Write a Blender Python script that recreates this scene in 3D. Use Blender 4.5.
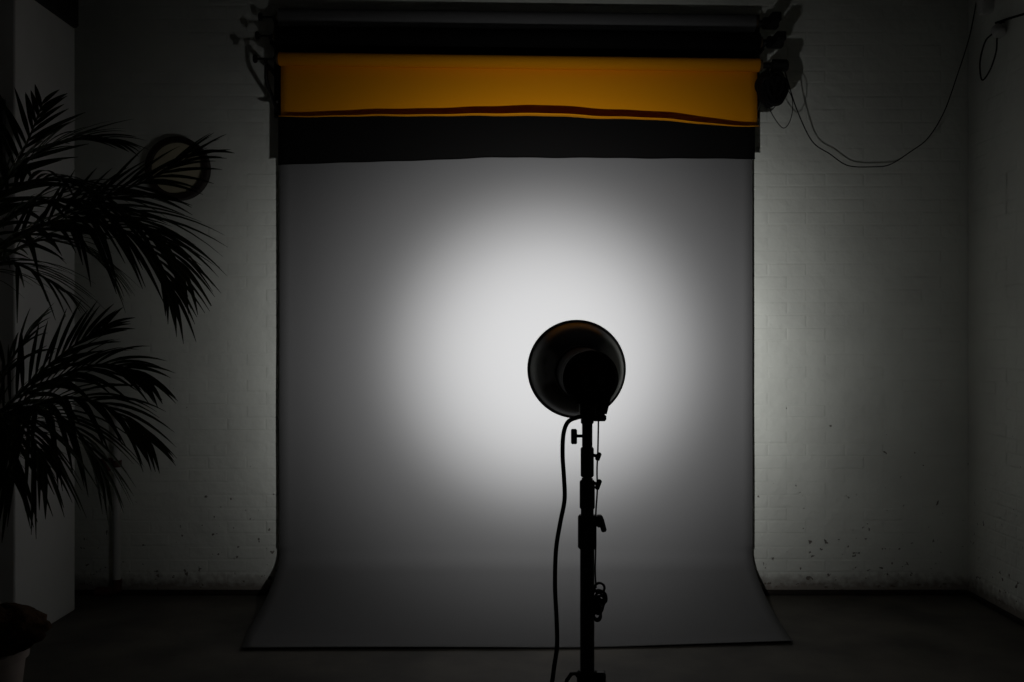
import bpy, math, random
from mathutils import Vector, Matrix
random.seed(11)
for o in list(bpy.data.objects): bpy.data.objects.remove(o)
SC = bpy.context.scene
C = SC.collection
PI = math.pi

# ------------------------------------------------------------ camera
F = 995.0            # focal length in pixels of the 1024x682 frame
CH = 1.48            # camera height
cam = bpy.data.cameras.new('camera'); cam.sensor_width = 36; cam.lens = F/1024*36
cam.clip_start = .05; cam.clip_end = 100
co = bpy.data.objects.new('camera', cam); C.objects.link(co)
co.location = (0, 0, CH); co.rotation_euler = (PI/2, 0, 0)
SC.camera = co
def P(x, y, Y):      # pixel + depth -> point
    return Vector(((x-512)/F*Y, Y, CH-(y-341)/F*Y))

# ------------------------------------------------------------ world, exposure
w = bpy.data.worlds.new('world'); SC.world = w; w.use_nodes = True
w.node_tree.nodes['Background'].inputs[0].default_value = (0, 0, 0, 1)
w.node_tree.nodes['Background'].inputs[1].default_value = 0
vs = SC.view_settings
vs.view_transform = 'Standard'; vs.look = 'None'; vs.gamma = 1; vs.exposure = 0.0
vs.use_curve_mapping = False
LAMP_POWER = 1420.0       # the studio head's lamp (built with the head)
# beam of the bowl reflector: angle off the axis in degrees, log10 of the intensity
LAMP_BEAM = [(0, 0), (6, -.01), (9, -.04), (12, -.105), (14, -.185), (16.6, -.33), (19.3, -.54), (22, -.75), (25, -.93), (28, -1.12), (31, -1.33), (35, -1.66), (39, -2.0), (45, -2.5), (55, -3.2), (70, -4.0)]

# ------------------------------------------------------------ room measures
WY = 5.80            # face of the back wall
RX = 2.658           # face of the right wall
PX0, PY0, PY1 = -2.404, 4.81, 5.474   # pier at the left
CEIL = 3.75

# ------------------------------------------------------------ materials
def mat(name, col, rough=.6, metal=0, spec=.5, noise=None, bump=None, sheen=0):
    m = bpy.data.materials.new(name); m.use_nodes = True
    nt = m.node_tree; b = nt.nodes['Principled BSDF']
    b.inputs['Base Color'].default_value = (*col, 1)
    b.inputs['Roughness'].default_value = rough
    b.inputs['Metallic'].default_value = metal
    b.inputs['Specular IOR Level'].default_value = spec
    tc = nt.nodes.new('ShaderNodeTexCoord')
    if noise:        # (scale, colour2, amount)
        n = nt.nodes.new('ShaderNodeTexNoise'); n.inputs['Scale'].default_value = noise[0]
        n.inputs['Detail'].default_value = 5
        nt.links.new(tc.outputs['Object'], n.inputs['Vector'])
        mx = nt.nodes.new('ShaderNodeMix'); mx.data_type = 'RGBA'
        mx.inputs[6].default_value = (*col, 1); mx.inputs[7].default_value = (*noise[1], 1)
        r = nt.nodes.new('ShaderNodeMapRange'); r.inputs[1].default_value = .35; r.inputs[2].default_value = .7
        r.inputs[4].default_value = noise[2]
        nt.links.new(n.outputs['Fac'], r.inputs[0]); nt.links.new(r.outputs[0], mx.inputs[0])
        nt.links.new(mx.outputs[2], b.inputs['Base Color'])
    if bump:         # (scale, strength, distance)
        n = nt.nodes.new('ShaderNodeTexNoise'); n.inputs['Scale'].default_value = bump[0]
        n.inputs['Detail'].default_value = 4
        nt.links.new(tc.outputs['Object'], n.inputs['Vector'])
        bp = nt.nodes.new('ShaderNodeBump'); bp.inputs['Strength'].default_value = bump[1]
        bp.inputs['Distance'].default_value = bump[2]
        nt.links.new(n.outputs['Fac'], bp.inputs['Height']); nt.links.new(bp.outputs[0], b.inputs['Normal'])
    return m

def painted_brick(name, c1, c2):
    m = bpy.data.materials.new(name); m.use_nodes = True
    nt = m.node_tree; N = nt.nodes; L = nt.links; b = N['Principled BSDF']
    b.inputs['Roughness'].default_value = .75; b.inputs['Specular IOR Level'].default_value = .25
    g = N.new('ShaderNodeNewGeometry')
    n1 = N.new('ShaderNodeTexNoise'); n1.inputs['Scale'].default_value = 2.2; n1.inputs['Detail'].default_value = 6
    n2 = N.new('ShaderNodeTexNoise'); n2.inputs['Scale'].default_value = 26; n2.inputs['Detail'].default_value = 4
    n3 = N.new('ShaderNodeTexNoise'); n3.inputs['Scale'].default_value = 27; n3.inputs['Detail'].default_value = 3
    for n in (n1, n2, n3): L.new(g.outputs['Position'], n.inputs['Vector'])
    mx = N.new('ShaderNodeMix'); mx.data_type = 'RGBA'
    mx.inputs[6].default_value = (*c1, 1); mx.inputs[7].default_value = (*c2, 1)
    r = N.new('ShaderNodeMapRange'); r.inputs[1].default_value = .4; r.inputs[2].default_value = .72
    L.new(n1.outputs['Fac'], r.inputs[0]); L.new(r.outputs[0], mx.inputs[0])
    n4 = N.new('ShaderNodeTexNoise'); n4.inputs['Scale'].default_value = 8; n4.inputs['Detail'].default_value = 3
    L.new(g.outputs['Position'], n4.inputs['Vector'])
    # chips in the paint, more of them near the floor
    sp = N.new('ShaderNodeSeparateXYZ'); L.new(g.outputs['Position'], sp.inputs[0])
    th = N.new('ShaderNodeMapRange'); th.inputs[1].default_value = .1; th.inputs[2].default_value = 1.4
    th.inputs[3].default_value = .658; th.inputs[4].default_value = .80
    L.new(sp.outputs['Z'], th.inputs[0])
    sub = N.new('ShaderNodeMath'); sub.operation = 'SUBTRACT'
    L.new(n3.outputs['Fac'], sub.inputs[0]); L.new(th.outputs[0], sub.inputs[1])
    ch = N.new('ShaderNodeMapRange'); ch.inputs[1].default_value = 0; ch.inputs[2].default_value = .03
    L.new(sub.outputs[0], ch.inputs[0])
    mx2 = N.new('ShaderNodeMix'); mx2.data_type = 'RGBA'; mx2.inputs[7].default_value = (.20, .185, .16, 1)
    L.new(ch.outputs[0], mx2.inputs[0]); L.new(mx.outputs[2], mx2.inputs[6])
    # brown splash-back dirt with a ragged edge along the floor
    ad = N.new('ShaderNodeMath'); ad.operation = 'MULTIPLY_ADD'; ad.inputs[1].default_value = .12
    L.new(n2.outputs['Fac'], ad.inputs[0]); L.new(sp.outputs['Z'], ad.inputs[2])
    dr = N.new('ShaderNodeMapRange'); dr.inputs[1].default_value = .11; dr.inputs[2].default_value = .19
    dr.inputs[3].default_value = .8; dr.inputs[4].default_value = 0
    L.new(ad.outputs[0], dr.inputs[0])
    mx3 = N.new('ShaderNodeMix'); mx3.data_type = 'RGBA'; mx3.inputs[7].default_value = (.16, .125, .10, 1)
    L.new(dr.outputs[0], mx3.inputs[0]); L.new(mx2.outputs[2], mx3.inputs[6])
    L.new(mx3.outputs[2], b.inputs['Base Color'])
    bp = N.new('ShaderNodeBump'); bp.inputs['Strength'].default_value = .5; bp.inputs['Distance'].default_value = .006
    h = N.new('ShaderNodeMath'); h.operation = 'SUBTRACT'
    L.new(n2.outputs['Fac'], h.inputs[0]); L.new(ch.outputs[0], h.inputs[1])
    L.new(h.outputs[0], bp.inputs['Height'])
    bp2 = N.new('ShaderNodeBump'); bp2.inputs['Strength'].default_value = .6; bp2.inputs['Distance'].default_value = .02
    L.new(n4.outputs['Fac'], bp2.inputs['Height']); L.new(bp.outputs[0], bp2.inputs['Normal'])
    L.new(bp2.outputs[0], b.inputs['Normal'])
    return m

M = {
 'brick': painted_brick('white_painted_brick', (.76, .78, .715), (.66, .675, .62)),
 'plaster': mat('white_plaster', (.66, .66, .64), .8, spec=.2, noise=(3, (.57, .57, .55), .6), bump=(30, .15, .004)),
 'ceiling': mat('ceiling_paint', (.10, .10, .10), .9, spec=.2),
 'darkwall': mat('dark_wall', (.16, .16, .16), .9, spec=.2),
 'floor': mat('dark_concrete', (.12, .108, .090), .7, spec=.3, noise=(2.6, (.045, .042, .037), .9), bump=(40, .2, .003)),
 'skirting': mat('bitumen_skirting', (.030, .024, .020), .8, spec=.2, noise=(20, (.015, .013, .012), .8)),
 'grey_paper': mat('grey_paper', (.138, .138, .139), .85, spec=.15, bump=(2.2, .10, .02)),
 'black_paper': mat('black_paper', (.005, .005, .005), .9, spec=.08),
 'orange_paper': mat('orange_paper', (.86, .33, .003), .85, spec=.1),
 'card': mat('cardboard', (.14, .10, .06), .9, spec=.2),
 'black_metal': mat('black_metal', (.010, .010, .010), .45, spec=.4),
 'black_gloss': mat('black_enamel', (.016, .016, .016), .27, spec=1.0),
 'black_plastic': mat('black_plastic', (.009, .009, .009), .6, spec=.3),
 'rubber': mat('black_rubber', (.006, .006, .006), .75, spec=.2),
 'silver': mat('satin_aluminium', (.78, .78, .78), .35, metal=1),
 'white_plastic': mat('white_plastic', (.62, .62, .60), .5),
 'leaf': mat('palm_leaf', (.030, .050, .012), .6, spec=.25, noise=(9, (.045, .060, .018), .7)),
 'stem': mat('palm_stem', (.055, .062, .022), .6, spec=.25, noise=(14, (.07, .055, .03), .7)),
 'coir': mat('coir_fibre', (.085, .042, .018), .95, spec=.1, noise=(40, (.035, .018, .009), .9), bump=(70, .8, .01)),
 'pot': mat('pale_clay', (.36, .30, .27), .8, spec=.25, noise=(7, (.26, .21, .19), .7)),
 'rim': mat('dark_wood', (.030, .017, .013), .6, spec=.3, noise=(12, (.018, .010, .008), .8)),
 'skin': mat('olive_skin', (.58, .53, .37), .8, spec=.2, noise=(9, (.44, .40, .27), .8)),
 'redbrown': mat('red_oxide', (.11, .05, .04), .7, spec=.2, noise=(20, (.09, .035, .03), .8)),
 'pipe': mat('pipe_paint', (.60, .60, .58), .6, spec=.3),
 'display': mat('red_display', (.05, .008, .006), .4),
 'button': mat('grey_buttons', (.05, .05, .052), .5),
}
M['black_gloss'].node_tree.nodes['Principled BSDF'].inputs['IOR'].default_value = 2.0
bulb = bpy.data.materials.new('frosted_bulb'); bulb.use_nodes = True
bb = bulb.node_tree.nodes['Principled BSDF']
bb.inputs['Base Color'].default_value = (.9, .9, .88, 1); bb.inputs['Roughness'].default_value = .4
bb.inputs['Emission Color'].default_value = (1, .97, .93, 1); bb.inputs['Emission Strength'].default_value = 6
M['bulb'] = bulb

# ------------------------------------------------------------ mesh helpers
class MB:
    def __init__(s): s.v = []; s.f = []
    def add(s, vs, fs):
        k = len(s.v); s.v += [tuple(x) for x in vs]; s.f += [tuple(i+k for i in q) for q in fs]; return s
    def box(s, c, d, R=None, bev=0.0):
        c = Vector(c); hx, hy, hz = d[0]/2, d[1]/2, d[2]/2
        if bev <= 0:
            vs = [Vector((x*hx, y*hy, z*hz)) for x in (-1, 1) for y in (-1, 1) for z in (-1, 1)]
            fs = [(0,1,3,2), (4,6,7,5), (0,4,5,1), (2,3,7,6), (0,2,6,4), (1,5,7,3)]
        else:        # chamfered box
            import itertools
            idx = {}; vs = []
            for sx, sy, sz in itertools.product((-1, 1), repeat=3):
                for a in range(3):
                    p = [sx*(hx-bev), sy*(hy-bev), sz*(hz-bev)]
                    p[a] = (sx*hx, sy*hy, sz*hz)[a]
                    idx[(sx, sy, sz, a)] = len(vs); vs.append(Vector(p))
            fs = []
            for a in range(3):
                o1, o2 = [i for i in range(3) if i != a]
                for sg in (-1, 1):
                    q = []
                    for u, v in ((-1,-1), (1,-1), (1,1), (-1,1)):
                        k = [0,0,0]; k[a] = sg; k[o1] = u; k[o2] = v; q.append(idx[(*k, a)])
                    fs.append(q)
                for u in (-1, 1):
                    for v in (-1, 1):
                        q = []
                        for sg, ax in ((-1, o1), (-1, o2), (1, o2), (1, o1)):
                            k = [0,0,0]; k[a] = sg; k[o1] = u; k[o2] = v; q.append(idx[(*k, ax)])
                        fs.append(q)
            for k in itertools.product((-1, 1), repeat=3): fs.append([idx[(*k, a)] for a in range(3)])
        if R: vs = [R @ v for v in vs]
        return s.add([c+v for v in vs], fs)
    def tube(s, pts, r, n=10, caps=True, closed=False):
        pts = [Vector(p) for p in pts]; m = len(pts)
        rs = r if isinstance(r, (list, tuple)) else [r]*m
        T = []
        for i in range(m):
            if closed: t = pts[(i+1) % m]-pts[i-1]
            else: t = pts[min(i+1, m-1)]-pts[max(i-1, 0)]
            T.append(t.normalized())
        u = T[0].orthogonal().normalized(); vs = []
        for i in range(m):
            u = (u-T[i]*u.dot(T[i]))
            u = u.normalized() if u.length > 1e-6 else T[i].orthogonal().normalized()
            w_ = T[i].cross(u)
            for k in range(n):
                a = 2*PI*k/n; vs.append(pts[i]+(u*math.cos(a)+w_*math.sin(a))*rs[i])
        fs = []
        for i in range(m if closed else m-1):
            j = (i+1) % m
            for k in range(n):
                l = (k+1) % n; fs.append((i*n+k, i*n+l, j*n+l, j*n+k))
        if caps and not closed:
            fs.append(tuple(range(n-1, -1, -1))); fs.append(tuple((m-1)*n+k for k in range(n)))
        return s.add(vs, fs)
    def lathe(s, prof, o, ax, n=32):     # prof: [(r, s)...] along axis ax from o
        o = Vector(o); ax = Vector(ax).normalized(); u = ax.orthogonal().normalized(); w_ = ax.cross(u)
        vs = []
        for r, h in prof:
            for k in range(n):
                a = 2*PI*k/n; vs.append(o+ax*h+(u*math.cos(a)+w_*math.sin(a))*r)
        fs = []
        for i in range(len(prof)-1):
            for k in range(n):
                l = (k+1) % n; fs.append((i*n+k, i*n+l, (i+1)*n+l, (i+1)*n+k))
        if prof[0][0] > 1e-5: fs.append(tuple(range(n-1, -1, -1)))
        if prof[-1][0] > 1e-5: fs.append(tuple((len(prof)-1)*n+k for k in range(n)))
        return s.add(vs, fs)
    def grid(s, rows):
        n = len(rows[0]); vs = [p for r in rows for p in r]; fs = []
        for i in range(len(rows)-1):
            for k in range(n-1): fs.append((i*n+k, i*n+k+1, (i+1)*n+k+1, (i+1)*n+k))
        return s.add(vs, fs)
    def mesh(s, name, m, smooth=True, sharp=35):
        me = bpy.data.meshes.new(name); me.from_pydata(s.v, [], s.f); me.materials.append(M[m])
        me.validate()
        import bmesh
        bm = bmesh.new(); bm.from_mesh(me)
        bmesh.ops.remove_doubles(bm, verts=bm.verts, dist=1e-6)
        bmesh.ops.recalc_face_normals(bm, faces=bm.faces)
        bm.to_mesh(me); bm.free()
        if smooth:
            me.polygons.foreach_set('use_smooth', [True]*len(me.polygons))
            me.set_sharp_from_angle(angle=math.radians(sharp))
        return me
    def build(s, name, m, parent=None, smooth=True, sharp=35):
        o = bpy.data.objects.new(name, s.mesh(name, m, smooth, sharp)); C.objects.link(o)
        if parent is not None: put(o, parent)
        return o
def put(o, parent):
    o.parent = parent; o.matrix_parent_inverse = WM(parent).inverted()
def WM(o):
    m = o.matrix_basis.copy()
    if o.parent: m = WM(o.parent) @ o.matrix_parent_inverse @ m
    return m
def tag(o, label, cat=None, group=None, kind=None):
    o['label'] = label
    if cat: o['category'] = cat
    if group: o['group'] = group
    if kind: o['kind'] = kind
    return o
def thing(name, loc, label, cat, group=None):
    o = bpy.data.objects.new(name, None); C.objects.link(o); o.location = loc; o.empty_display_size = .1
    return tag(o, label, cat, group)
def smooth_path(pts, k=8):
    pts = [Vector(p) for p in pts]; out = []
    q = [2*pts[0]-pts[1]]+pts+[2*pts[-1]-pts[-2]]
    for i in range(1, len(q)-2):
        a, b, c, d = q[i-1:i+3]
        for j in range(k):
            t = j/k
            out.append(.5*((2*b)+(-a+c)*t+(2*a-5*b+4*c-d)*t*t+(-a+3*b-3*c+d)*t**3))
    out.append(pts[-1]); return out
def struct(o, label):
    o['kind'] = 'structure'; o['label'] = label; return o

# ------------------------------------------------------------ the room
struct(MB().box((0, 2.0, -.05), (6.6, 8.3, .1)).build('floor', 'floor', smooth=False), 'dark worn concrete studio floor')
struct(MB().box((0, 2.0, CEIL+.05), (6.6, 8.3, .1)).build('ceiling', 'ceiling', smooth=False), 'dark ceiling above the studio')
wb = struct(MB().box((0, WY+.1025, CEIL/2), (6.6, .2, CEIL)).build('wall_back', 'brick', smooth=False), 'white painted brick wall behind the paper backdrop')
wr = struct(MB().box((RX+.1025, 2.0, CEIL/2), (.2, 7.86, CEIL)).build('wall_right', 'brick', smooth=False), 'white painted brick side wall running towards the camera')
struct(MB().box((-3.15, 2.0, CEIL/2), (.2, 7.86, CEIL)).build('wall_left', 'plaster', smooth=False), 'plain side wall behind the pier')
struct(MB().box((0, -2.1, CEIL/2), (6.6, .1, CEIL)).build('wall_front', 'darkwall', smooth=False), 'dark wall behind the camera')
pier = MB().box(((PX0-3.05)/2, (PY0+PY1)/2, 1.60), (PX0+3.05, PY1-PY0, 3.20), bev=.006)
struct(pier.build('wall_pier', 'plaster', smooth=False), 'smooth white plastered pier beside the palm')
bm_ = MB().box(((PX0-3.05)/2+.02, (PY0+PY1)/2, 3.475), (PX0+3.05+.004, PY1-PY0+.004, .55), bev=.01)
struct(bm_.build('trim_1', 'black_metal', smooth=False), 'dark overhead beam running along the top of the pier')
struct(MB().box((-.16, WY-.008, .016), (5.62, .016, .032), bev=.006).build('baseboard_back', 'skirting', smooth=False), 'low blackened skirting along the brick wall')
struct(MB().box((RX-.008, 1.98, .016), (.016, 7.6, .032), bev=.006).build('baseboard_right', 'skirting', smooth=False), 'low blackened skirting along the side wall')

# painted bricks, one mesh each
CO, BL, JT = .075, .225, .009
def brick_verts(L, H, rnd, dep=.0105):
    j = lambda a: rnd.uniform(-a, a)
    hx, hz = L/2, H/2; e = .009; vs = []; q = rnd.choice((.78, .84, .88, .92, .95))
    for sx, sz in ((-1,-1), (1,-1), (1,1), (-1,1)): vs.append((sx*(hx+.0035)+j(.0012), -dep*q, sz*(hz+.002)+j(.0012)))
    for sx, sz in ((-1,-1), (1,-1), (1,1), (-1,1)): vs.append((sx*(hx-.004), -dep*.965+j(.0002), sz*(hz-.004)))
    for sx, sz in ((-1,-1), (1,-1), (1,1), (-1,1)): vs.append((sx*(hx-e)+j(.002), -dep*.985+j(.00025), sz*(hz-e)+j(.002)))
    fs = []
    for a in (0, 4):
        for k in range(4): fs.append((a+k, a+(k+1) % 4, a+4+(k+1) % 4, a+4+k))
    fs.append((8, 9, 10, 11)); return vs, fs
rb = random.Random(5)
def brick_mesh(L):
    b = MB(); v, f = brick_verts(L, CO-JT, rb); b.add(v, f); return b.mesh('brick', 'brick', sharp=3)
full = [brick_mesh(BL-JT) for _ in range(10)]
slots = []
nc = int((CEIL-.06)/CO)
for c in range(nc):
    z = .058+CO*(c+.5); off = (c % 2)*BL/2+.01
    x = -3.0-off
    while x < RX:
        x0, x1 = max(x, -3.04), min(x+BL, RX-.002)
        if x1-x0 > .05: slots.append((x0, x1, z))
        x += BL
def score(s):
    x = (s[0]+s[1])/2; px = 512+x*F/WY; py = 341-(s[2]-CH)*F/WY
    if py < 0 or py > 592 or px < 80 or px > 966 or (270 < px < 762): return -1
    v = 1.0
    if px < 215 and 80 < py < 520: v = .3
    if px < 125: v = .2
    if (px-176)**2+(py-168)**2 < 40**2: v = .1
    if abs(s[1]-s[0]-BL) > .01: v *= .6
    return v+.0001*px
order = sorted(slots, key=score, reverse=True)
single = [s for s in order if score(s) > 0][:300]
ss = set(single); rest = MB()
YB = WY+.0098
for (x0, x1, z) in slots:
    L = x1-x0-JT; c = Vector(((x0+x1)/2, YB+rb.uniform(-.0005, .0005), z))
    if (x0, x1, z) in ss:
        me = full[rb.randrange(10)] if abs(L-(BL-JT)) < .004 else brick_mesh(L)
        o = bpy.data.objects.new('brick', me); C.objects.link(o); o.location = c
        if abs(L-(BL-JT)) < .004 and rb.random() < .5: o.rotation_euler = (0, PI, 0)
        put(o, wb)
    else:
        v, f = brick_verts(L, CO-JT, rb); rest.add([c+Vector(p) for p in v], f)
o = rest.build('brick_courses', 'brick', wb, sharp=3); o['kind'] = 'stuff'
rest = MB(); R90 = Matrix.Rotation(-PI/2, 3, 'Z')
for c in range(nc):
    z = .058+CO*(c+.5); y = WY-(c % 2)*BL/2
    while y > -1.8:
        v, f = brick_verts(BL-JT, CO-JT, rb)
        ctr = Vector((RX+.0098+rb.uniform(-.0015, .0015), y-BL/2, z))
        rest.add([ctr+R90 @ Vector(p) for p in v], f); y -= BL
o = rest.build('brick_courses', 'brick', wr, sharp=3); o['kind'] = 'stuff'

# ------------------------------------------------------------ paper backdrops on the wall brackets
TILT = -.036/2.75          # the rolls hang a little lower at the right
def zt(z, x): return z+TILT*x
def roll(name, label, cy, cz, r, xl, xr, paper, lknob):
    t = thing(name, (0, cy, cz), label, 'backdrop', None)
    ax = Vector((1, 0, TILT))
    a = Vector((xl, cy, zt(cz, xl))); b_ = Vector((xr, cy, zt(cz, xr)))
    MB().lathe([(r-.004, 0), (r, .002), (r, (b_-a).length-.002), (r-.004, (b_-a).length)], a, ax, 36).build('paper_roll', paper, t)
    k = MB().lathe([(.030, -.012), (.030, .0)], a, ax, 20)
    k.lathe([(.030, 0), (.030, .014)], b_, ax, 20); k.build('core_tube', 'card', t)
    s = MB().lathe([(.012, 0), (.012, -.03), (.006, -.032), (.006, -lknob), (.007, -lknob), (.019, -lknob-.004), (.024, -lknob-.010), (.024, -lknob-.020), (.018, -lknob-.024)], a, ax, 18)
    s.build('spindle_knob', 'black_metal', t)
    return t, a, b_

# grey paper: roll against the wall, sheet down and out over the floor
GY, GZ, GR = 5.700, 3.319, .048
g, a, b_ = roll('grey_backdrop', 'wide grey paper backdrop sweeping from its roll down onto the floor', GY, GZ, GR, -1.336, 1.392, 'grey_paper', .092)
SY = GY+GR
def sweep_prof():
    pts = [(SY, GZ-.0)]
    for i in range(1, 40): pts.append((SY, GZ+(0.32-GZ)*i/40))
    cv = smooth_path([(0, SY, .32), (0, SY-.006, .245), (0, SY-.045, .190), (0, SY-.12, .150), (0, SY-.24, .103), (0, SY-.40, .058), (0, SY-.60, .022), (0, SY-.74, .006)], 4)
    return pts+[(p.y, p.z) for p in cv]
pr = sweep_prof(); rows = []
NX = 48
rw = random.Random(3)
for i, yz in enumerate(pr+[(0, 0)]*10):
    y, z = yz; row = []
    for k in range(NX+1):
        u = k/NX; X = -1.341+u*(1.387+1.341)
        if i < len(pr):
            yy, zz = y, z
            if i == 0: zz = zt(zz, X)
            hang = max(0, min(1, (z-.5)/2))
            # faint sideways cockle of the hanging paper and the curl at its edges
            e = max(0, abs(u-.5)*2-.93)/.07
            yy += .006*math.sin(u*5.1+z*1.3)*hang*(1-abs(2*hang-1)*.2) - .010*e*e*(1 if .3 < z < 3.0 else 0)
            yy += .004*math.sin(u*9+z*4.2)*max(0, 1-abs(z-.9)/.8)
            row.append((X, yy, zz))
        else:
            t = (i-len(pr)+1)/10
            ye = 4.757+.02*u+.083*max(0, (u-.55)/.45)**1.3
            y0 = SY-.74
            xx = X+((1-u)*.048-u*.014)*t
            row.append((xx, y0+(ye-y0)*t, .006+.010*t*t*t*(.4+.6*abs(math.sin(u*4+.6)))))
    rows.append(row)
sh = MB().grid(rows).build('paper_sheet', 'grey_paper', g, sharp=180)
so = sh.modifiers.new('thickness', 'SOLIDIFY'); so.thickness = .0012; so.offset = 0

# black paper
BY, BZ, BR = 5.600, 3.180, .050
bk, a, b_ = roll('black_backdrop', 'black paper backdrop rolled up with a short black drop below the orange one', BY, BZ, BR, -1.326, 1.392, 'black_paper', .093)
def drop(xs0, xs1, y, ztop, zb, curl, lip, mat_, parent, seed):
    r_ = random.Random(seed); rows = []; NXX = 60
    ph = [r_.uniform(0, 6) for _ in range(3)]
    for i in range(26):
        row = []
        for k in range(NXX+1):
            u = k/NXX; X = xs0(0)+(xs1(0)-xs0(0))*u
            zb_ = zb(u)+.0012*math.sin(u*31+ph[0])+.0012*math.sin(u*63+ph[1])
            c_ = curl(u); zc = zb_+lip
            if i < 18:
                t = i/17; z = zt(ztop, X)*(1-t)+zc*t; yy = y+.003*math.sin(u*6+ph[2]+2*t)
            else:
                t = (i-17)/8; an = t*PI/2*.92
                z = zc-lip*math.sin(an); yy = y+.003*math.sin(u*6+ph[2]+2)-c_*(1-math.cos(an))
            row.append((X, yy, z))
        rows.append(row)
    o = MB().grid(rows).build('paper_sheet', mat_, parent, sharp=180)
    m_ = o.modifiers.new('thickness', 'SOLIDIFY'); m_.thickness = .0012; m_.offset = 0
    return o
def lin(keys):
    def f_(u):
        for (u0, v0), (u1, v1) in zip(keys, keys[1:]):
            if u <= u1: 
                t = (u-u0)/(u1-u0); t = t*t*(3-2*t); return v0+(v1-v0)*t
        return keys[-1][1]
    return f_
yb = BY+BR
kz = lambda py, Y: CH-(py-341)/F*Y
drop(lambda t: -1.328, lambda t: 1.380, yb, BZ, lin([(0, kz(165, yb)), (.22, kz(162, yb)), (.47, kz(158, yb)), (1, kz(159, yb))]),
     lambda u: .012, .015, 'black_paper', bk, 2)
# orange paper
OY, OZ, OR = 5.500, 3.022, .037
og, a, b_ = roll('orange_backdrop', 'orange paper backdrop rolled up in front with a curled lower edge', OY, OZ, OR, -1.288, 1.368, 'orange_paper', .118)
yo = OY+OR
drop(lambda t: -1.286, lambda t: 1.364, yo, OZ, lin([(0, kz(119, yo)), (.3, kz(118.5, yo)), (.52, kz(118.5, yo)), (.7, kz(121.5, yo)), (1, kz(129, yo))]),
     lin([(0, .08), (.3, .12), (.55, .155), (.8, .13), (1, .08)]), .022, 'orange_paper', og, 7)

# brackets with three hooks each
def bracket(name, label, x, sgn):
    t = thing(name, (x, WY, 3.14), label, 'bracket', 'wall brackets of the paper rolls')
    MB().box((x, WY-.006, 3.08), (.045, .012, .60), bev=.002).build('wall_plate', 'black_metal', t)
    up = MB(); up.tube([(x, WY-.012, 2.82), (x, WY-.04, 2.82), (x, OY+.03, 2.915), (x, OY+.015, 2.94), (x, OY+.015, zt(OZ, x)-.03)], .011, 8)
    up.build('strut', 'black_metal', t)
    for cy, cz in ((GY, GZ), (BY, BZ), (OY, OZ)):
        z = zt(cz, x)
        h = MB().box((x, (cy+.012+WY)/2, z-.026), (.010, WY-cy-.012, .030), bev=.002)
        arc = [(x, cy+.021*math.cos(q), z+.021*math.sin(q)) for q in [PI+.3+i*(PI-.0)/8 for i in range(9)]]
        h.tube(arc, .006, 8)
        h.build('hook', 'black_metal', t)
    for zz in (2.87, 3.35): 
        MB().lathe([(.009, 0), (.009, -.006), (.005, -.008)], (x-sgn*.0, WY-.012, zz), (0, 1, 0), 8).build('bolt', 'silver', t)
    return t
bracket('roll_bracket', 'black three-hook bracket at the knob ends of the rolls', -1.362, -1)
bracket('roll_bracket', 'black three-hook bracket at the motor ends of the rolls', 1.418, 1)

# motors on the right ends
for nm, (cy, cz), par in (('g', (GY, GZ), g), ('b', (BY, BZ), bk), ('o', (OY, OZ), og)):
    x0 = 1.39; z = zt(cz, x0)
    m_ = MB().lathe([(.016, 0), (.016, .045), (.030, .047), (.034, .052), (.034, .125), (.026, .134), (.010, .136)], (x0, cy, z), (1, 0, TILT), 20)
    mo = m_.build('drive_motor', 'black_plastic', par)
    if nm != 'o': MB().box((x0+.085, cy-.075, z-.01), (.055, .17, .05), bev=.006).build('terminal_box', 'black_plastic', mo)

# bundle of control cable at the right end, hanging loop, and the long cable to the junction box
cb = thing('cable_bundle', P(772, 100, 5.41), 'tangled bundle of black control cable hanging under the roll motors', 'cable')
rc = random.Random(8)
for k in range(18):
    cx = 771+rc.uniform(-5, 6); cyp = 88+rc.uniform(-4, 4); w_ = rc.uniform(6, 11); h_ = rc.uniform(10, 16); Yc = 5.49+rc.uniform(-.03, .03)
    tl = rc.uniform(-.4, .4); ph_ = rc.uniform(0, 6)
    pts = []
    for i in range(28):
        q = 2*PI*i/28; u, v = w_*math.cos(q), h_*math.sin(q)
        pts.append(P(cx+u*math.cos(tl)-v*math.sin(tl)*.5, cyp+v, Yc+.022*math.sin(q+ph_)))
    MB().tube(pts, .0105, 6, closed=True).build('coil', 'rubber', cb)
MB().box(P(771, 79, 5.49), (.09, .075, .03), R=Matrix.Rotation(.2, 3, 'Y'), bev=.006).build('cable_strap', 'black_plastic', cb)
MB().tube(smooth_path([P(768, 98, 5.49), P(771, 112, 5.49), P(783, 128, 5.49), P(791, 118, 5.49), P(792, 98, 5.49), P(782, 82, 5.49)]), .0024, 6).build('hanging_loop', 'rubber', cb)
MB().tube(smooth_path([P(770, 112, 5.49), P(776, 105, 5.48), P(784, 92, 5.48), P(780, 84, 5.49)]), .0022, 6).build('hanging_loop', 'rubber', cb)
Yk = 5.69
tag(MB().tube(smooth_path([P(782, 62, 5.50), P(788, 82, 5.55), P(797, 110, 5.62), P(812, 141, Yk), P(830, 154, Yk), P(848, 165.5, Yk), P(873, 166.8, Yk+.0), P(890, 164.5, Yk),
     P(910, 152, Yk), P(928, 138, Yk+.01), P(944, 112, Yk+.03), P(957, 76, Yk+.05), P(968, 42, Yk+.06), P(973, 20, Yk+.03), P(977, -2, 5.62)]), .0033, 6).build('control_cable', 'rubber'),
    'thin black cable drooping across the brick wall to the junction box', 'cable')

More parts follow.
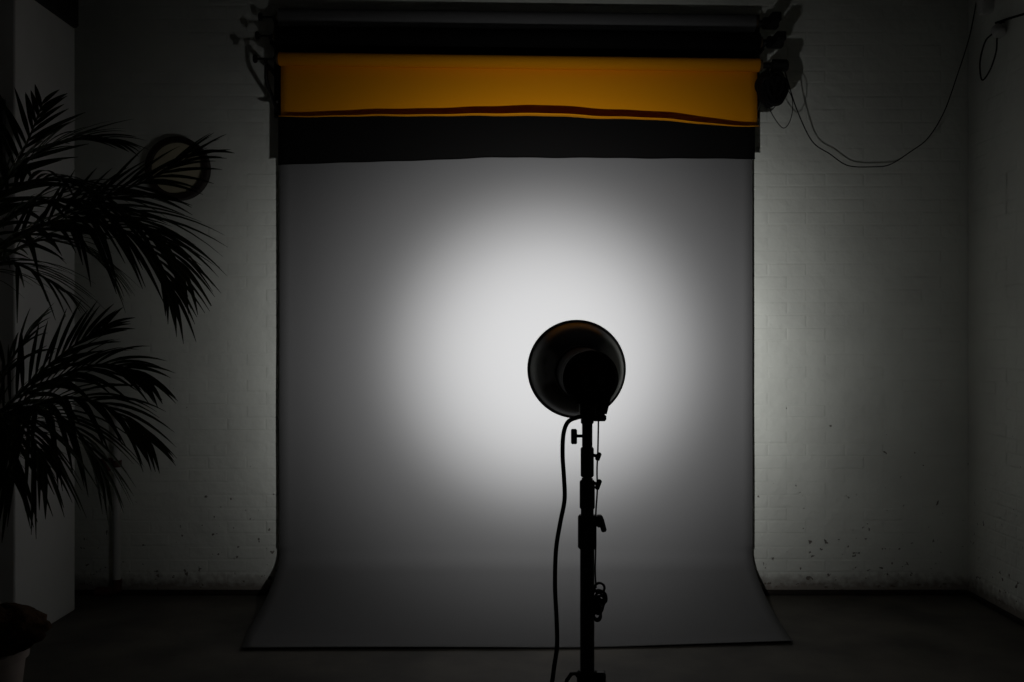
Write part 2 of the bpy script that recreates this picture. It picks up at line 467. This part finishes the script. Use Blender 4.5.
# junction box and sensor high on the right wall
jb = thing('junction_box', P(985, 4, 5.52), 'small white box fixed high in the corner of the side wall', 'junction box')
Rj = Matrix.Rotation(math.radians(-10), 3, 'Y')
MB().box(P(984.5, -6, 5.52), (.085, .06, .22), R=Rj, bev=.008).build('body', 'white_plastic', jb)
MB().box(P(984.5, -6, 5.52)+Vector((0, -.034, 0)), (.07, .010, .20), R=Rj, bev=.004).build('lid', 'white_plastic', jb)
MB().box(Vector((RX-.02, 5.54, 3.40)), (.05, .05, .10), bev=.004).build('mounting_arm', 'black_metal', jb)
cs = thing('ceiling_sensor', P(998, 31, 5.36), 'small pale round sensor on a bracket below the white box', 'sensor')
MB().lathe([(.0, -.03), (.025, -.028), (.036, -.012), (.036, .02), (.028, .03), (.0, .032)], P(998, 31, 5.36), (.2, -.5, -.8), 18).build('body', 'white_plastic', cs)
MB().tube([P(998, 27, 5.36), P(1001, 22, 5.36), Vector((RX, 5.37, P(0, 21, 5.36).z))], .008, 8).build('bracket', 'black_metal', cs)
tag(MB().tube(smooth_path([P(992, 34, 5.36), P(985, 42, 5.38), P(980, 62, 5.38), P(982, 80, 5.38), P(990, 70, 5.37), P(996, 52, 5.36), P(997, 38, 5.36)]), .0042, 6).build('sensor_cable', 'rubber'),
    'short black cable looping below the small round sensor', 'cable')
tag(MB().tube([(RX-.004, 5.46, 3.225), (RX-.004, 5.3, 3.20), (RX-.004, 5.1, 3.165), (RX-.004, 4.6, 3.15), (RX-.004, 3.5, 3.15), (RX-.004, 0, 3.16)], .006, 6).build('wall_cable', 'rubber'),
    'straight black cable clipped along the top of the side wall', 'cable')

# ------------------------------------------------------------ studio flash head
HA = P(576.5, 369, 3.10); HB = P(591, 378.5, 2.66)
ax = (HA-HB).normalized()
hd = thing('studio_flash_head', HB+ax*.2, 'black studio flash head with bowl reflector seen from behind, lighting the backdrop', 'studio light')
bowl = [(.1485, .002), (.1535, .002), (.1535, -.008), (.1480, -.011), (.1470, -.014), (.1440, -.030), (.1405, -.048), (.1365, -.066), (.1320, -.084), (.1265, -.102), (.1195, -.120), (.1110, -.136), (.1010, -.150), (.0900, -.161), (.080, -.168), (.080, -.176)]
inner = [(r-.003, s_+.0015) for r, s_ in reversed(bowl[4:-1])] + [(.1485, .002)]
ob = MB().lathe(bowl[:1]+bowl[1:], HA, ax, 64)
ob.f = [f for f in ob.f if len(f) == 4]
ob.build('reflector', 'black_gloss', hd, sharp=40)
ib = MB().lathe(inner, HA, ax, 64); ib.f = [f for f in ib.f if len(f) == 4]
rl = ib.build('reflector_lining', 'silver', hd, sharp=180)
HL = (HA-HB).length
MB().lathe([(.0, 0), (.066, 0), (.075, .008), (.075, .05), (.073, .052), (.073, .058), (.075, .06), (.075, HL-.20), (.0795, HL-.196), (.0795, HL-.170), (.06, HL-.166), (.0, HL-.166)], HB, ax, 48).build('housing', 'black_plastic', hd)
MB().lathe([(.0, HL-.165), (.018, HL-.165), (.022, HL-.14), (.022, HL-.11), (.015, HL-.09), (0, HL-.085)], HB, ax, 20).build('flash_tube', 'bulb', hd)
# rear panel
sx = Vector((1, 0, 0)); sz = ax.cross(Vector((1, 0, 0))) * -1
if sz.z < 0: sz = -sz
def rear(dx, dz, d=0): return HB+sx*dx+sz*dz-ax*d
MB().box(rear(-.018, .022, .001), (.034, .006, .018), bev=.001).build('display', 'display', hd)
MB().box(rear(.022, .024, .001), (.030, .006, .020), bev=.001).build('display', 'display', hd)
for i in range(4): MB().box(rear(-.033+i*.022, -.030, .001), (.013, .006, .007), bev=.001).build('button', 'button', hd)
for dx in (-.014, .026):
    MB().lathe([(.0, .012), (.009, .012), (.011, .008), (.011, 0)], rear(dx, -.005), -ax, 18).build('dial', 'button', hd)
# tilt bracket, umbrella holder and knobs
SXp, SYp = .2155, 2.85
zp = lambda py: CH-(py-341)/F*SYp
xp = lambda px: (px-512)/F*SYp
br = MB().box((xp(587.5), SYp, zp(407)), (.046, .05, zp(398)-zp(417)), bev=.004)
br.box((xp(594), SYp, zp(417.5)), (xp(606)-xp(582), .036, zp(414)-zp(421)), bev=.005)
gx = [(593, 400), (611, 396), (606.5, 414), (593, 414)]
gv = [Vector((xp(x), SYp+d, zp(y))) for d in (-.010, .010) for x, y in gx]
br.add(gv, [(0,1,2,3), (7,6,5,4), (0,4,5,1), (1,5,6,2), (2,6,7,3), (3,7,4,0)])
br.build('tilt_bracket', 'black_metal', hd)
MB().lathe([(.0150, 0), (.0150, zp(424)-zp(446.4)), (.0185, zp(423)-zp(446.4)), (.0185, zp(417)-zp(446.4))], (SXp, SYp, zp(446.4)), (0, 0, 1), 20).build('stand_socket', 'black_metal', hd)
kn = MB().tube([(xp(584), SYp, zp(436)), (xp(576), SYp, zp(436))], .0045, 8)
kn.box((xp(574), SYp, zp(436.5)), (.017, .018, zp(429)-zp(444)), bev=.003)
kn.build('clamp_knob', 'black_plastic', hd)
# the lamp inside the bowl
ld = bpy.data.lights.new('flash_lamp', 'SPOT'); ld.energy = LAMP_POWER; ld.shadow_soft_size = .018
ld.spot_size = math.radians(150); ld.spot_blend = .15; ld.color = (1, 1, 1)
ld.use_nodes = True; nt = ld.node_tree; em = nt.nodes['Emission']
tc = nt.nodes.new('ShaderNodeTexCoord'); sp = nt.nodes.new('ShaderNodeSeparateXYZ')
nrm = nt.nodes.new('ShaderNodeVectorMath'); nrm.operation = 'NORMALIZE'
nt.links.new(tc.outputs['Normal'], nrm.inputs[0]); nt.links.new(nrm.outputs[0], sp.inputs[0])
def mth(op, a, b=None):
    n = nt.nodes.new('ShaderNodeMath'); n.operation = op
    for i, v in enumerate((a, b)):
        if v is None: continue
        if isinstance(v, (int, float)): n.inputs[i].default_value = v
        else: nt.links.new(v, n.inputs[i])
    return n.outputs[0]
th = mth('ARCCOSINE', mth('MINIMUM', mth('ABSOLUTE', sp.outputs['Z']), 1.0))
fc = nt.nodes.new('ShaderNodeFloatCurve'); cu = fc.mapping.curves[0]
fc.mapping.use_clip = True
for i, (d_, l_) in enumerate(LAMP_BEAM):
    q = (d_/70.0, 1+l_/4.0)
    if i == 0: cu.points[0].location = q
    elif i == len(LAMP_BEAM)-1: pass
    else: cu.points.new(*q)
cu.points[len(cu.points)-1].location = (1, 0)
fc.mapping.update()
nt.links.new(mth('DIVIDE', th, math.radians(70)), fc.inputs['Value'])
gs = mth('POWER', 10.0, mth('MULTIPLY', mth('SUBTRACT', fc.outputs[0], 1.0), 4.0))
nt.links.new(gs, em.inputs['Strength'])
lo = bpy.data.objects.new('flash_lamp', ld); C.objects.link(lo)
lo.location = HA-ax*.055; lo.rotation_euler = (P(545, 355, 5.75)-lo.location).to_track_quat('-Z', 'Y').to_euler()
put(lo, hd)

# ------------------------------------------------------------ the stand
st = thing('light_stand', (SXp, SYp, 0), 'black telescopic tripod stand carrying the studio flash head', 'light stand')
def ring(y0, y1, r, name='collar'):
    z0, z1 = zp(y1), zp(y0)
    MB().lathe([(r-.003, 0), (r, .004), (r, z1-z0-.005), (r-.003, z1-z0)], (SXp, SYp, z0), (0, 0, 1), 24).build(name, 'black_plastic', st)
MB().lathe([(.0125, 0), (.0125, zp(446.6)-zp(600))], (SXp, SYp, zp(600)), (0, 0, 1), 20).build('upper_tube', 'black_metal', st)
MB().lathe([(.0160, 0), (.0160, zp(478)-zp(640))], (SXp, SYp, zp(640)), (0, 0, 1), 20).build('middle_tube', 'black_metal', st)
MB().lathe([(.0185, 0), (.0185, zp(509)-zp(660))], (SXp, SYp, zp(660)), (0, 0, 1), 20).build('middle_tube', 'black_metal', st)
MB().lathe([(.0205, 0), (.0205, zp(546)-.16)], (SXp, SYp, .16), (0, 0, 1), 24).build('lower_tube', 'black_metal', st)
ring(447, 477, .0190); ring(480, 509, .0218); ring(515, 548.5, .0268)
def knob(px0, px1, py, h, wd):
    k = MB().tube([(xp(px0), SYp, zp(py)), (xp(px1-3), SYp, zp(py+1))], .005, 8)
    k.box((xp(px1-2.2), SYp, zp(py+1.5)), (wd, .016, h), R=Matrix.Rotation(.35, 3, 'Y'), bev=.003)
    k.build('lock_knob', 'black_plastic', st)
knob(592, 600.5, 455, .024, .013); knob(594, 600.5, 483, .030, .013)
k = MB().box((xp(599.5), SYp, zp(521)), (.020, .030, .034), bev=.005)
k.box((xp(602.5), SYp, zp(525)), (.016, .018, .040), R=Matrix.Rotation(-.25, 3, 'Y'), bev=.004)
k.build('lock_knob', 'black_plastic', st)
# leg hub and legs
hz = zp(679)
hub = MB().lathe([(.024, -.035), (.030, -.03), (.030, .02), (.024, .026)], (SXp, SYp, hz), (0, 0, 1), 24)
hub.box((xp(599.5), SYp, hz-.006), (.034, .03, .055), bev=.004)
hub.build('leg_hub', 'black_plastic', st)
hk = MB().tube([P(580, 679, SYp), P(576, 673.5, SYp), P(571, 674, SYp), P(567, 680, SYp), P(565, 690, SYp)], .006, 8)
hk.build('hub_lever', 'black_plastic', st)
for i in range(3):
    an = math.radians(100+120*i); d = Vector((math.cos(an), math.sin(an), 0))
    top = Vector((SXp, SYp, hz-.02))+d*.03; foot = Vector((SXp, SYp, .012))+d*.52
    lg = MB().tube([top, top*.6+foot*.4, foot], .0125, 10).build('leg', 'black_metal', st)
    MB().tube([foot-(foot-top).normalized()*.035, foot], .016, 10).build('rubber_foot', 'rubber', lg)
    mid = top*.45+foot*.55
    MB().tube([Vector((SXp, SYp, .19))+d*.02, mid], .007, 8).build('brace', 'black_metal', st)
MB().lathe([(.024, 0), (.028, .004), (.028, .04), (.024, .044)], (SXp, SYp, .165), (0, 0, 1), 20).build('brace_collar', 'black_plastic', st)

# cables at the head
tag(MB().tube(smooth_path([P(586, 416, 2.80), P(577, 417.5, 2.79), P(568, 422, 2.79), P(563.5, 434, 2.79), P(562.6, 455, 2.79), P(564, 478, 2.79), P(564.5, 500, 2.79), P(560, 524, 2.79),
     P(556, 550, 2.79), P(555, 585, 2.79), P(556.5, 618, 2.79), P(557, 645, 2.79), P(554, 668, 2.79), P(549, 700, 2.79), (.06, 2.76, .30), (.02, 2.7, .08), (-.06, 2.6, .0075), (-.35, 2.3, .0068), (-.7, 1.6, .0068), (-.8, .6, .0068)]), .0062, 10).build('power_cable', 'rubber'),
    'thick black power cable hanging from the flash head to the floor', 'cable')
sc_ = thing('sync_cord', P(600, 600, 2.805), 'thin black cord running down the stand to a small tied coil', 'cord')
MB().tube(smooth_path([P(598.5, 412, 2.805), P(598.3, 430, 2.805), P(597.8, 452, 2.805), P(597, 470, 2.805), P(597.3, 490, 2.805), P(596, 510, 2.805), P(595.4, 530, 2.805), P(595.6, 550, 2.805), P(595.2, 570, 2.805), P(596, 588, 2.805)]), .0024, 6).build('straight_cord', 'rubber', sc_)
rc = random.Random(4)
loops = [(599.5, 588, 5, 5.0), (598.5, 596, 6, 6), (601, 598, 5.5, 7), (598, 606, 5, 8), (597, 611, 4, 8), (599, 602, 5, 9), (600.5, 600, 6, 4), (597.5, 616, 3.5, 5)]
for cx, cyp, a_, b2 in loops:
    pts = []; ph_ = rc.uniform(0, 6); Yc = 2.805+rc.uniform(-.008, .008)
    for i in range(20):
        q = 2*PI*i/20; pts.append(P(cx+a_*math.cos(q), cyp+b2*math.sin(q), Yc+.01*math.sin(q+ph_)))
    MB().tube(pts, .0035, 6, closed=True).build('coil', 'rubber', sc_)
MB().box(P(598, 605, 2.805), (.016, .02, .045), bev=.004).build('plug', 'black_plastic', sc_)

# ------------------------------------------------------------ round drum-like disc on the back wall
dc = P(176.5, 168, 5.74); dc.y = WY
dk = thing('round_wall_disc', dc, 'round dark-rimmed disc with an olive face hung on the brick wall', 'wall decor')
r0 = 31.6*5.74/F
MB().lathe([(r0-.002, .0), (r0, .004), (r0, .066), (r0-.006, .072), (r0-.030, .072), (r0-.034, .068), (r0-.034, .0)], dc, (0, -1, 0), 56).build('rim', 'rim', dk)
MB().lathe([(.0, .048), (r0-.034, .046), (r0-.034, .036), (0, .036)], dc, (0, -1, 0), 48).build('face', 'skin', dk)

# pipe at the foot of the wall
pp = thing('wall_pipe', P(116, 578, 5.765), 'pale vertical pipe rising from the floor along the brick wall beside the pier', 'pipe')
px_ = P(117, 500, 5.765).x
MB().tube([(px_, 5.765, .09), (px_, 5.765, .60), (px_, 5.765, 1.05), (px_, 5.80, 1.10)], .022, 14).build('pipe', 'pipe', pp)
MB().lathe([(.026, 0), (.026, .04)], (px_, 5.765, .75), (0, 0, 1), 14).build('coupling', 'redbrown', pp)
MB().box((px_-.06, 5.755, .765), (.06, .07, .07), bev=.008).build('valve_box', 'redbrown', pp)
MB().tube([(px_, 5.765, .10), (px_, 5.765, .04), (px_-.03, 5.765, .03), (px_-.12, 5.765, .03)], .027, 12).build('elbow', 'redbrown', pp)

# dark framed panel on the front of the pier
fr = thing('hanging_panel', P(-4, 130, 4.79), 'black upright panel hung on the front of the pier above the palm', 'panel')
MB().box(P(-12, 130, 4.785), (.16, .03, .30), bev=.004).build('frame', 'black_metal', fr)
MB().box(P(-12, 130, 4.768), (.12, .008, .26), bev=.002).build('insert', 'black_paper', fr)

# ------------------------------------------------------------ potted palm
PCX, PCY = -1.965, 3.66
pt = thing('potted_palm', (PCX, PCY, 0), 'tall feathery palm with drooping fronds in a pale pot beside the pier', 'plant')
MB().lathe([(.0, .0), (.118, .0), (.125, .008), (.160, .305), (.172, .310), (.174, .340), (.166, .346), (.155, .340), (.150, .30), (0, .295)], (PCX, PCY, 0), (0, 0, 1), 40).build('pot', 'pot', pt)
# coir clump
cm = MB(); rows = []; cc = P(0, 630, PCY-.03)
for i in range(15):
    ph_ = i/14*PI; row = []
    for k in range(33):
        q = 2*PI*k/32
        n_ = 1+(.09*math.sin(3*q+1)+.07*math.sin(7*q+i)+.06*math.sin(11*q-2*i))*math.sin(ph_)
        row.append((cc.x+.150*math.sin(ph_)*n_*math.cos(q), cc.y+.15*math.sin(ph_)*n_*math.sin(q), cc.z+.088*math.cos(ph_)*(1+.08*math.sin(5*q+i))))
    rows.append(row)
cm.grid(rows).build('coir_mulch', 'coir', pt, sharp=180)
crownA = Vector((-2.03, 3.70, 1.72)); crownB = Vector((-2.00, 3.58, 1.05))
MB().tube(smooth_path([(PCX-.03, PCY+.02, .40), (-2.02, 3.69, .9), (-2.04, 3.70, 1.4), crownA]), [.028-.012*i/24 for i in range(25)], 12).build('stem', 'stem', pt)
MB().tube(smooth_path([(PCX+.03, PCY-.03, .40), (-1.97, 3.61, .7), crownB]), [.024-.010*i/16 for i in range(17)], 12).build('stem', 'stem', pt)
UP = Vector((0, 0, 1))
rl_ = random.Random(77)
NLEAF = [0]
extra = MB()
def leaflet(b, base, d, L, wd, droop, seed_up):
    n = 7; side = d.cross(seed_up)
    if side.length < .05: side = d.orthogonal()
    side.normalize(); vs = []
    for i in range(n+1):
        u = i/n
        p = base+d*(L*u)+Vector((0, 0, -1))*(L*droop*u*u)
        ww = wd*(min(1, .35+u*2.6))*(1-u**2.6)*.5+.0008
        t = (d+Vector((0, 0, -1))*(2*droop*u)).normalized()
        sd = (side-t*side.dot(t)).normalized(); nn = sd.cross(t)
        vs += [p-sd*ww+nn*ww*.35, p, p+sd*ww+nn*ww*.35]
    fs = []
    for i in range(n):
        a_ = i*3
        fs += [(a_, a_+1, a_+4, a_+3), (a_+1, a_+2, a_+5, a_+4)]
    b.add(vs, fs)
def frond(pts, n, Lmax, wd=.017, droop=.35, a0=62, a1=22, t0=.18, roll_=0., spread=.25, tipf=.55):
    path = smooth_path(pts, 10); m = len(path)
    rr = [.0075*(1-.8*i/(m-1))+.001 for i in range(m)]
    fo = MB().tube(path, rr, 8).build('frond', 'stem', pt)
    cum = [0]
    for i in range(1, m): cum.append(cum[-1]+(path[i]-path[i-1]).length)
    def at(t):
        s = t*cum[-1]
        for i in range(1, m):
            if cum[i] >= s:
                q = (s-cum[i-1])/max(1e-6, cum[i]-cum[i-1]); return path[i-1].lerp(path[i], q), (path[i]-path[i-1]).normalized()
        return path[-1], (path[-1]-path[-2]).normalized()
    for k in range(n):
        t = t0+(1-t0)*((k+.5)/n)**.9; t = min(1, t)
        p, T = at(t)
        S = T.cross(UP)
        if S.length < .1: S = Vector((1, 0, 0))
        S.normalize(); U = S.cross(T).normalized()
        if roll_:
            Rm = Matrix.Rotation(roll_, 3, T); S = Rm @ S; U = Rm @ U
        sg = 1 if k % 2 else -1
        al = math.radians(a0+(a1-a0)*((t-t0)/(1-t0))**1.2+rl_.uniform(-7, 7))
        be = spread+rl_.uniform(-.22, .22)
        d = (T*math.cos(al)+(S*sg*math.cos(be)+U*math.sin(be))*math.sin(al)).normalized()
        tt = (t-t0)/(1-t0)
        L = Lmax*(.62+.9*tt*(1-tt)*1.7)*(1 if tt < .6 else 1-(tt-.6)/.4*(1-tipf))*rl_.uniform(.85, 1.12)
        dr = droop*rl_.uniform(.6, 1.35); wv = wd*rl_.uniform(.8, 1.15)
        if NLEAF[0] < 300:
            b = MB(); leaflet(b, p, d, L, wv, dr, U); b.build('leaflet', 'leaf', fo, sharp=180); NLEAF[0] += 1
        else: leaflet(extra, p, d, L, wv, dr, U)
def Q(l): return [P(x, y, Y) for x, y, Y in l]
A, B = crownA, crownB
# frond that rises to the top
frond([A, P(-15, 215, 3.75), P(12, 172, 3.8), P(30, 136, 3.85), P(43, 102, 3.88)], 30, .27, wd=.019, droop=.10, a0=58, a1=24, t0=.3, spread=.0, roll_=.9)
# frond level with the top of the disc, arching right
frond([A, P(0, 190, 3.7), P(35, 155, 3.7), P(72, 140, 3.7), P(100, 139, 3.7), P(118, 142, 3.7)], 46, .31, wd=.018, droop=.22, a0=48, a1=14, t0=.2, roll_=.5)
# frond reaching across the disc
frond([A, P(0, 250, 3.7), P(60, 217, 3.75), P(115, 193, 3.8), P(155, 177, 3.8), P(196, 153, 3.8)], 48, .32, tipf=.85, wd=.019, droop=.16, a0=50, a1=22, t0=.2, spread=.0, roll_=.8)
# dense middle fronds
frond([A, P(5, 220, 3.6), P(60, 200, 3.6), P(115, 210, 3.6), P(158, 236, 3.6), P(184, 272, 3.6)], 54, .36, droop=.38, a0=54, a1=16, t0=.15, wd=.021, roll_=.5)
frond([A, P(0, 245, 3.45), P(55, 222, 3.4), P(110, 226, 3.35), P(150, 248, 3.35), P(174, 296, 3.35)], 50, .33, droop=.42, a0=56, a1=18, t0=.15, wd=.020, roll_=.5)
frond([A, P(-15, 215, 3.6), P(20, 185, 3.55), P(60, 180, 3.5), P(100, 195, 3.45)], 44, .34, droop=.35, a0=58, a1=16, t0=.1, wd=.020)
# lower crown
frond([B, P(-5, 420, 3.55), P(35, 378, 3.6), P(75, 345, 3.65), P(108, 325, 3.7)], 40, .30, droop=.16, a0=56, a1=18, t0=.15, wd=.018, roll_=.7)
frond([B, P(0, 425, 3.5), P(45, 385, 3.5), P(92, 366, 3.5), P(126, 368, 3.5), P(148, 382, 3.5)], 50, .30, droop=.30, a0=54, a1=18, t0=.15, wd=.019, roll_=.6)
frond([B, P(5, 430, 3.4), P(50, 400, 3.35), P(95, 402, 3.3), P(125, 420, 3.3), P(148, 440, 3.3)], 50, .30, droop=.36, a0=56, a1=18, t0=.15, wd=.018, roll_=.5)
frond([B, P(0, 440, 3.4), P(35, 412, 3.3), P(65, 420, 3.25), P(88, 445, 3.25), P(105, 475, 3.25)], 52, .30, droop=.55, a0=58, a1=16, t0=.1, wd=.016, roll_=.3)
frond([B, P(-5, 440, 3.3), P(10, 415, 3.2), P(28, 428, 3.1), P(45, 470, 3.05)], 50, .32, droop=.65, a0=60, a1=16, t0=.1, wd=.015)
frond([B, P(-10, 400, 3.6), P(8, 365, 3.65), P(28, 335, 3.7), P(42, 318, 3.72)], 30, .26, droop=.25, a0=58, a1=18, t0=.2, wd=.018)
frond([A, P(-5, 262, 3.9), P(40, 240, 4.0), P(85, 250, 4.05), P(110, 272, 4.05)], 36, .32, droop=.5, a0=60, a1=18, t0=.15, wd=.016)
frond([A, P(-15, 270, 3.5), P(10, 262, 3.4), P(40, 275, 3.35), P(65, 292, 3.35)], 34, .30, droop=.45, a0=56, a1=16, t0=.1, wd=.014)
frond([B, P(-20, 430, 3.3), P(-5, 412, 3.2), P(5, 430, 3.1), P(12, 480, 3.05)], 34, .30, droop=.6, a0=60, a1=16, t0=.1, wd=.018)
# fronds on the far side of the stems, outside the frame
frond([A, A+Vector((-.15, .1, .25)), A+Vector((-.4, .25, .35)), A+Vector((-.65, .35, .2))], 26, .28, droop=.4)
frond([A, A+Vector((-.1, -.25, .25)), A+Vector((-.2, -.55, .3)), A+Vector((-.25, -.85, .1))], 26, .28, droop=.4)
frond([B, B+Vector((-.15, -.2, .2)), B+Vector((-.3, -.45, .2)), B+Vector((-.4, -.6, .0))], 24, .26, droop=.4)
o = extra.build('leaflets', 'leaf', pt, sharp=180); o['kind'] = 'stuff'
